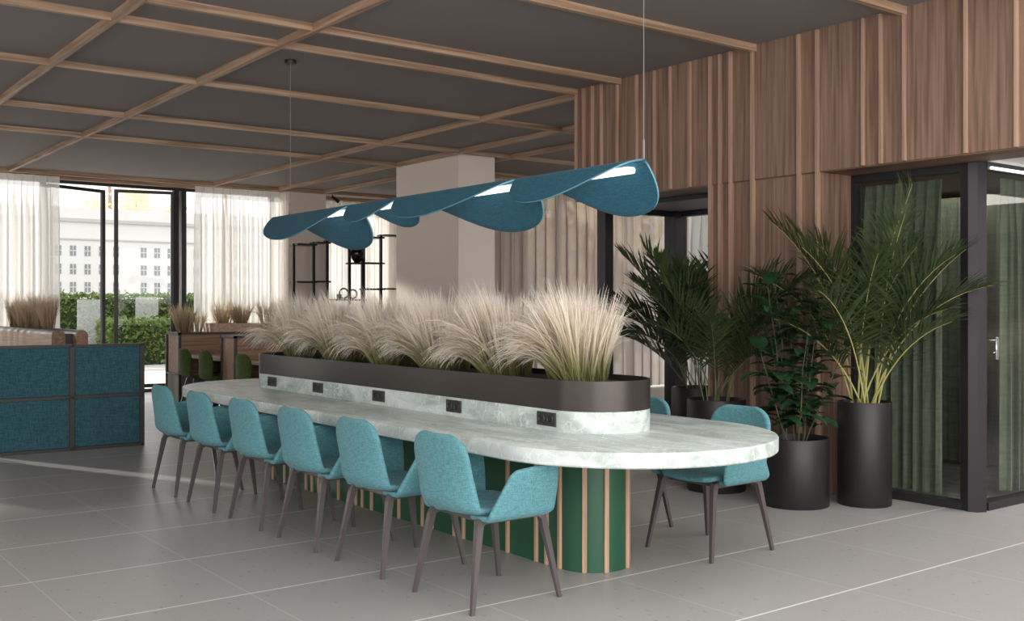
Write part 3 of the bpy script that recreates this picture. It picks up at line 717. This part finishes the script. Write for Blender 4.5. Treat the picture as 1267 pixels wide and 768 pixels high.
def shrub():
    root = thing('potted_shrub', 'glossy broad-leaved shrub in the squat dark pot between the two palms', 'plant', (6.06, 4.68, 0)); pot(root, .232, .475); rnd = random.Random(5)
    specs = [(143, .80, 84, 8), (160, 1.15, 86, 6), (-37, 1.18, 87, 4), (-20, .95, 84, 10), (-127, .85, 82, 8), (60, 1.05, 88, 5), (150, .72, 68, -8), (-40, .75, 66, -5), (-60, 1.05, 85, 4), (130, 1.2, 89, 4)]
    for az, ln, el, bd in specs:
        p = Vector((.06 * cos(R(az)) + rnd.uniform(-.03, .03), .06 * sin(R(az)) + rnd.uniform(-.03, .03), .41)); pts = [p.copy()]; S = 12; hd = Vector((cos(R(az)), sin(R(az)), 0))
        for s in range(S):
            e = R(el) - R(bd) * s / S; p = p + (hd * cos(e) + Vector((rnd.gauss(0, .06), rnd.gauss(0, .06), sin(e)))) * ln / S; pts.append(p.copy())
        m = MB(); m.tube(pts, [.0065 * (1 - .6 * i / S) for i in range(S + 1)], 6, 0); st = m.build('stem', M['twig'], root)
        lm = MB(); nl = int(ln * 19)
        for k in range(nl):
            t = .14 + .86 * (k + .5) / nl; f = t * S; i = min(int(f), S - 1); q = pts[i].lerp(pts[i + 1], f - i)
            a = k * 2.4 + rnd.uniform(-.4, .4); out = Vector((cos(a), sin(a), rnd.uniform(.05, .75) + .5 * max(0, t - .8) * 5)).normalized()
            L_ = rnd.uniform(.15, .235); W = L_ * rnd.uniform(.24, .30); sd = out.cross(Vector((0, 0, 1))).normalized(); v = out.copy(); g = q + v * .02; vs = [q, q, q]; n = 7
            lm.tube([q, g], .002, 4)
            vs = []
            for j in range(n + 1):
                fz = j / n; w = W * (sin(pi * fz ** .85) ** .75 if 0 < j < n else .02); nn = sd.cross(v).normalized()
                vs += [g - sd * w + nn * w * .28, g, g + sd * w + nn * w * .28]; v = (v + Vector((0, 0, -.75 / n))).normalized(); g = g + v * L_ / n
            lm.add(vs, [(3 * j + c, 3 * j + c + 1, 3 * j + c + 4, 3 * j + c + 3) for j in range(n) for c in (0, 1)], 0, True)
        lm.build('leaves', M['rubber'], st)
shrub()

# ------------------------------------------------------------------ teal partition on the left
pt = thing('office_partition', 'low teal fabric partition in a dark frame at the left of the aisle', 'partition', (2.1, 10.65, 0))
fm = MB(); X0, X1 = -.06, 1.325
fm.box(X0, X1, -.03, .03, 0, .03); fm.box(X0, X1, -.03, .03, 1.0, 1.025); fm.box(X0, X1, -.03, .03, .502, .53)
for x in (X0 + .02, .635, X1 - .02): fm.box(x - .022, x + .022, -.03, .03, 0, 1.024)
fm.build('frame', M['dark_frame'], pt)
for xa, xb in ((X0 + .042, .613), (.657, X1 - .042)):
    for za, zb in ((.03, .502), (.53, 1.0)):
        q = MB(); q.box(xa, xb, -.022, .022, za + .002, zb - .002, bev=.006); q.build('fabric_panel', M['teal_dark'], pt)
f_ = MB(); f_.tube([(X1 - .03, .02, .32), (X1 + .06, .32, .0)], .011, 8); f_.build('slanted_leg', M['black_frame'], pt)  # stands in for the slanted leg of something behind the partition

p2 = copy_tree(pt, (-.35 + .87, 10.65, 0), 0, 'unseen low teal fabric partition beyond a narrow gap that shapes the sun streak, left of the first one')  # out of view; the gap beside it shapes the sun streak
# ------------------------------------------------------------------ rounded bench back with planter behind the partition
bn = thing('bench_divider', 'walnut bench divider with rounded ends and a planter slot behind the teal partition', 'bench', (0, 0, 0))
def arch(x0, x1, y0, y1, z0, z1):
    m = MB(); r = (x1 - x0) / 2; cx = (x0 + x1) / 2
    prof = [(x0, z0), (x1, z0)] + [(cx + r * cos(a), z1 - r + r * sin(a)) for a in [pi * k / 16 for k in range(17)]]
    n = len(prof)
    m.add([(x, y0, z) for x, z in prof] + [(x, y1, z) for x, z in prof], [(j, (j + 1) % n, n + (j + 1) % n, n + j) for j in range(n)], 0, True)
    m.add([(x, y0, z) for x, z in prof], [tuple(range(n))]); m.add([(x, y1, z) for x, z in prof], [tuple(reversed(range(n)))]); return m
a1 = arch(3.19, 3.345, 13.3, 16.6, 0, 1.105).build('backrest', M['wood_bench'], bn)
a2 = arch(3.43, 3.57, 13.15, 16.6, 0, 1.105).build('backrest', M['wood_bench'], bn)
for o_, (xa, xb) in ((a1, (3.185, 3.35)), (a2, (3.425, 3.575))):
    k = MB(); r = (xb - xa) / 2; cx = (xa + xb) / 2
    ys_ = 13.32 if xa < 3.3 else 13.17
    k.loft([[(cx + r * cos(a), y, 1.108 - r + (r) * sin(a)) for a in [R(20) + R(140) * q / 12 for q in range(13)]] for y in (ys_, 16.6)], closed=False, smooth=True); k.build('edging', M['dark_frame'], o_)
boxo('planter_slot', (3.345, 3.43, 13.3, 16.6, .0, 1.06), M['dark_frame'], bn)
boxo('seat', (2.3, 3.19, 13.4, 16.6, .0, .45), M['wood_bench'], bn)
for i, y in enumerate((14.3, 14.75, 15.2, 15.65, 16.1)):
    grass_tuft('dry_grass_tuft', ['dry grass tuft first from the rounded end of the walnut bench divider', 'dry grass tuft second from the rounded end of the bench divider', 'dry grass tuft in the middle of the bench divider planter', 'dry grass tuft fourth from the rounded end of the bench divider', 'dry grass tuft farthest from the rounded end of the bench divider'][i],
               (3.39, y, 1.06), 420, .52, .07, 70 + i, M['grass_dry'], (0, .1), .05, 'dry grass in the bench divider', .0022, .35)

# ------------------------------------------------------------------ work booths with green chairs
def booth(label, y0, y1, xl, xr):
    b = thing('desk_divider', label, 'divider', (xl, y0, 0))
    w, d = xr - xl, y1 - y0
    m = MB(); m.box(.02, w, .02, d, .47, 1.0); m.build('walnut_panel', M['wood_panel'], b)
    m = MB(); m.box(.012, w, .012, d - .01, .03, .45); m.build('lower_panel', M['grey_panel'], b)
    f = MB()
    for z0, z1 in ((0, .03), (.445, .475), (1.0, 1.03)): f.box(0, w, 0, d, z0, z1)
    for yy in (0, d - .035): f.box(0, .035, yy, yy + .035, 0, 1.03)
    f.build('frame', M['dark_frame'], b); return b
d1 = booth('walnut desk divider farther from the camera near the garden doors', 14.18, 14.72, 5.04, 9.0)
d2 = booth('walnut desk divider nearer the marble table, with a pair of green chairs on either side', 12.24, 12.70, 5.04, 9.0)
d3 = booth('walnut desk divider hidden behind the grass of the long trough', 10.3, 10.75, 5.04, 7.5)
def desk(label, y0, y1):
    t = thing('work_desk', label, 'desk', (5.08, y0, 0), 0, 'work desks between the dividers')
    m = MB(); m.box(0, 1.3, .005, y1 - y0 - .005, .695, .74, bev=.004); m.build('desktop', M['wood_desk'], t)
    m = MB(); m.box(1.3, 1.34, .005, y1 - y0 - .005, 0, .74); m.build('back_panel', M['wood_panel'], t)
    m = MB(); m.box(.5, .54, .02, y1 - y0 - .02, 0, .694); m.build('modesty_panel', M['dark_frame'], t)
desk('pale oak desktop between the two walnut dividers, farther from the camera', 12.70, 14.18)
desk('pale oak desktop in front of the nearer walnut divider', 10.75, 12.24)
def wood_trough(label, loc, w, d, h):
    t = thing('wooden_planter', label, 'planter', loc); m = MB()
    def rr(k): 
        c = .09; return [(w - k, k), (w - k, d - k)] + [(c + (c - k) * cos(a), d - c + (c - k) * sin(a)) for a in [R(90) + R(90) * q / 8 for q in range(9)]] + [(c + (c - k) * cos(a), c + (c - k) * sin(a)) for a in [R(180) + R(90) * q / 8 for q in range(9)]]
    m.loft([[(x, y, 0) for x, y in rr(0)], [(x, y, h) for x, y in rr(0)], [(x, y, h) for x, y in rr(.02)], [(x, y, h - .05) for x, y in rr(.02)]], smooth=False); m.build('trough', M['wood_desk'], t)
    m = MB(); m.prism(list(reversed(rr(.02))), h - .07, h - .05); m.build('soil', M['soil'], t)
wood_trough('pale rounded wooden planter on the farther desk divider', (5.52, 14.2, 1.031), .72, .42, .12)
tag(boxo('metal_planter', (6.27, 6.6, 14.2, 14.6, 1.031, 1.145), M['dark_frame'], bev=.004), 'dark box planter beside the pale wooden planter', 'planter')
gl = ['dry grass tuft on the outer corner of the farther desk divider', 'dry grass tuft left of the pale wooden planter', 'dry grass tuft in the left part of the pale wooden planter', 'dry grass tuft in the right part of the pale wooden planter', 'dry grass tuft in the dark box planter']
for i, (x, y, z) in enumerate(((5.2, 14.45, 1.03), (5.42, 14.5, 1.03), (5.75, 14.4, 1.10), (6.02, 14.4, 1.10), (6.42, 14.4, 1.13))):
    grass_tuft('dry_grass_tuft', gl[i], (x, y, z), (520, 160, 300, 420, 300)[i], (.42, .40, .42, .42, .4)[i], .09, 80 + i, M['grass_dry'], (.05, 0), .08, 'dry grass on the desk dividers', .0022, .75)

def make_side_chair():
    root = thing('side_chair', '', 'chair', group='green chairs at the work desks')
    prof = []
    for k in range(6): prof.append((.22 - .36 * k / 5, .455))
    for k in range(1, 6): a = k / 5 * R(82); prof.append((-.14 - .08 * sin(a), .455 + .08 * (1 - cos(a))))
    ex, ez = prof[-1]
    for k in range(1, 7): prof.append((ex - .03 * k / 6, ez + (.83 - ez) * k / 6))
    n = len(prof) - 1
    def fn(u, v):
        f = u * n; i = min(int(f), n - 1); t = f - i; x = prof[i][0] * (1 - t) + prof[i + 1][0] * t; z = prof[i][1] * (1 - t) + prof[i + 1][1] * t
        w = .215; e = .83 - z
        if e < .13: w = w - .13 + sqrt(max(0, .13 ** 2 - (.13 - e) ** 2))
        if u < .12: w = w - .03 * (1 - u / .12) ** 2
        vv = 2 * v - 1; return (x + .045 * vv * vv * max(0, min(1, (u - .45) * 3)), vv * w, z + .02 * vv * vv * (u < .5))
    m = MB(); m.grid(fn, 28, 12); solid(m.build('seat_and_back', M['velvet'], root), .04, 1, 0)
    for sx in (-1, 1):
        for sy in (-1, 1):
            m = MB(); m.tube([(sx * .13, sy * .13, .44), (sx * .21, sy * .20, 0)], .009, 8); m.build('leg', M['chrome'], root)
    return root
sc = make_side_chair(); gl = ['green velvet chair farthest from the camera, beside the garden doors', 'green velvet chair just left of the nearer desk divider', 'green velvet chair right of the nearer desk divider', 'green velvet chair half hidden behind the far end of the dark trough']
for i, y in enumerate((13.72, 12.98, 11.78, 11.06)):
    if i == 0: sc.location = (5.16, y, 0); sc['label'] = gl[0]
    else: copy_tree(sc, (5.16, y, 0), 0, gl[i])

# ------------------------------------------------------------------ black stepped shelf with ornaments
shf = thing('display_shelf', 'black stepped metal shelf in front of the far sheer curtain', 'shelf', (0, 16.2, 0))
posts = [(7.77, 2.45), (8.14, 2.49), (8.40, 2.53), (8.83, 2.55), (9.10, 2.62), (9.46, 2.67), (9.95, 2.67)]
for i, (x, h) in enumerate(posts):
    m = MB(); w = .034 if i == 4 else .022; m.box(x - w, x + w, .12, .16, 0, h); m.build('post', M['black_frame'], shf)
levels = [(0, (1.80, 2.435, .6)), (1, (1.81, 2.475, .6)), (2, (1.50, 2.515, 1.13)), (3, (1.50, 2.14, 2.535)), (4, (1.69, 2.15, 2.605)), (5, (1.70, 2.655, .9))]
for i, zs in levels:
    for z in zs:
        m = MB(); m.box(posts[i][0], posts[i + 1][0], 0, .28, z - .014, z + .014); m.build('shelf_board', M['black_frame'], shf)
def ornament():
    m = MB(); m.lathe([(.001, 0), (.05, .004), (.105, .07), (.125, .17), (.10, .27), (.04, .335), (.001, .345)], 28); o = m.build('vase', M['glossy_black']); o.location = (8.985, 16.34, 2.155)
    tag(o, 'glossy black egg-shaped vase on the highest visible shelf board', 'vase')
    def ringo(cx, z, r, tube, y=16.34):
        q = MB(); n = 28; pts = [(cx + r * cos(2 * pi * k / n), y, z + r + tube + r * sin(2 * pi * k / n)) for k in range(n + 1)]; q.tube(pts, tube, 8, 0, False); return q
    q = ringo(8.72, 1.514, .085, .014); o = q.build('ring_ornament', M['bulb']); tag(o, 'thin metal ring ornament beside the shelf post', 'ornament')
    q = ringo(8.90, 1.514, .075, .016); o = q.build('ring_ornament', M['chrome']); tag(o, 'polished ring ornament right of the thin metal ring', 'ornament')
    q = MB(); q.box(8.60, 8.66, 16.3, 16.38, 1.515, 1.60, bev=.008); tag(q.build('small_box', M['bulb']), 'small bronze block beside the ring ornaments', 'ornament')
    q = MB(); q.tube([(9.28 + .1 * cos(a), 16.34, 1.20 + .13 * sin(a)) for a in [R(50) + R(250) * k / 18 for k in range(19)]], [.012 + .022 * sin(pi * k / 18) for k in range(19)], 10); q.lathe([(.001, 1.051), (.05, 1.051), (.05, 1.07), (.02, 1.08), (.02, 1.09)], 16, (9.28, 16.34))
    tag(q.build('horn_ornament', M['glossy_black']), 'black curved horn ornament low on the stepped shelf', 'ornament')
ornament()
boxo('shelf_board', (9.10, 9.46, 0, .28, 1.022, 1.050), M['black_frame'], shf)
sp_ = MB(); sp_.tube([(8.95, 17.2, ZC), (8.95, 17.2, 3.36)], .012, 8); sp_.tube([(8.95, 17.2, 3.36), (8.98, 17.05, 3.29)], .035, 12); tag(sp_.build('spotlight', M['black_frame']), 'small black spotlight on the ceiling above the stepped shelf', 'lamp')

# ------------------------------------------------------------------ outside
sbox('ground_terrace', (-40, 40, 17.26, 23.0, -.14, -.02), M['paving'])
sbox('ground_court', (10.42, 40, 13.3, 17.26, -.14, -.02), M['paving'])
sbox('ground_east', (14.0, 60, -10, 13.3, -.14, -.02), M['paving'])
sbox('ground_kerb', (-40, 60, 23.0, 25.0, -.14, .0), M['kerb'])
sbox('ground_far', (-200, 300, 25.0, 320, -.3, -.1), M['kerb'])
def hedge(label, x0, x1, y0, y1, h, n, seed, ls):
    t = thing('hedge', label, 'hedge', (x0, y0, -.05)); rnd = random.Random(seed)
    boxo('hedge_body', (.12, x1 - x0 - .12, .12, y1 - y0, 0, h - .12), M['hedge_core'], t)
    m = MB(); L_ = x1 - x0; D = y1 - y0
    for i in range(n):
        c = rnd.random()
        if c < .72: p = Vector((rnd.uniform(0, L_), rnd.gauss(.05, .05), rnd.uniform(0, h)))
        elif c < .9: p = Vector((rnd.uniform(0, L_), rnd.uniform(0, D), h + rnd.gauss(-.03, .05)))
        else: p = Vector((rnd.gauss(.03, .04), rnd.uniform(0, D), rnd.uniform(0, h)))
        d = Vector((rnd.uniform(-1, 1), rnd.uniform(-1.2, .4), rnd.uniform(-.6, 1))).normalized(); e = d.cross(Vector((rnd.uniform(-1, 1), rnd.uniform(-1, 1), rnd.uniform(-1, 1)))).normalized(); s = ls * rnd.uniform(.6, 1.3)
        m.add([p - d * s, p + e * s * .55, p + d * s, p - e * s * .55], [(0, 1, 2, 3)])
    m.build('foliage', M['hedge'], t)
hedge('low clipped green hedge at the edge of the terrace outside', 7.3, 16, 25.0, 26.2, 1.12, 9000, 1, .055)
hedge('taller clipped green hedge behind the low hedge and in front of the white building', 3.0, 24, 29.0, 30.2, 1.75, 22000, 2, .06)
for i, (x, lab) in enumerate(((7.25, 'milky glass screen outside, left of the low hedge'), (8.65, 'milky glass screen outside behind the low hedge'))):
    tag(boxo('glass_screen', (x - .28, x + .28, 26.6, 26.64, -.08, 1.62 if i else 1.55), M['milky']), lab, 'screen')
def building():
    b = thing('office_building', 'large overexposed white building with rows of small windows outside', 'building', (0, 165, -.1))
    boxo('facade', (-60, 160, 0, 14, 0, 16.3), M['facade'], b); boxo('parapet', (-60, 160, -.35, 0, 14.1, 14.6), M['facade_trim'], b); boxo('string_course', (-60, 160, -.2, 0, 11.4, 11.6), M['facade_trim'], b)
    f, cxp = PX, 633.5
    rows = [9.75, 7.0, 4.3]; cols = [40.5 + 2.1 * k for k in range(36)]
    rnd = random.Random(4)
    for k, x in enumerate(cols):
        if k % 6 == 5: continue
        for z in rows:
            o = MB(); o.box(x - .42, x + .42, -.08, -.01, z - .75, z + .75); wi = o.build('window', M['win_dark'], b)
            q = MB(); q.box(x - .05, x + .05, -.12, -.08, z - .75, z + .75); q.box(x - .42, x + .42, -.12, -.08, z - .06, z + .06); q.build('sash', M['facade'], wi)
building()
def tree(label, x, y, h, cr, m, seed, n, name='autumn_tree', cz=None):
    t = thing(name, label, 'tree', (x, y, -.2)); rnd = random.Random(seed)
    k = MB(); k.tube([(0, 0, 0), (.3, 0, h * .5), (0, .2, h * .9)], [.5, .38, .12], 8)
    for i in range(7):
        a = rnd.uniform(0, 2 * pi); z = h * rnd.uniform(.45, .75); k.tube([(0, 0, z), (cr * .6 * cos(a), cr * .6 * sin(a), z + cr * .5)], [.16, .04], 6)
    k.build('trunk', M['trunk'], t)
    if n:
        l = MB(); blobs = [(Vector((rnd.gauss(0, cr * .55), rnd.gauss(0, cr * .4), h * .78 + rnd.gauss(0, cr * .35))), cr * rnd.uniform(.25, .5)) for _ in range(9)]
        for i in range(n):
            c, r = rnd.choice(blobs); p = c + Vector((rnd.gauss(0, r * .55), rnd.gauss(0, r * .55), rnd.gauss(0, r * .5))); d = Vector((rnd.uniform(-1, 1), rnd.uniform(-1, 1), rnd.uniform(-1, 1))).normalized(); e = d.orthogonal().normalized(); s = rnd.uniform(.22, .42)
            l.add([p - d * s, p + e * s * .6, p + d * s, p - e * s * .6], [(0, 1, 2, 3)])
        l.build('crown', m, t)
tree('yellow autumn tree rising behind the white building, seen in the door gap', 60.5, 192, 23, 6, M['yellow'], 2, 2600)
tree('sparse yellow tree behind the white building, left of the brightest tree', 52.5, 190, 22, 6, M['yellow'], 3, 1300)
tree('pale green tree behind the white building, right of the yellow tree', 68.5, 192, 21, 4.0, M['palegreen'], 4, 700, 'green_tree')
tree('tall bare trunk behind the white building, seen through the opened left leaf', 54.5, 188, 33, 1.2, M['palegreen'], 5, 0, 'bare_tree')
tree('thick bare trunk behind the white building, next to the double window post', 75.5, 188, 33, 1.2, M['palegreen'], 6, 0, 'bare_tree')
tree('yellow green tree in the yard behind the beige sheer curtain', 17.5, 19.5, 5.2, 2.4, M['yellow'], 7, 900)
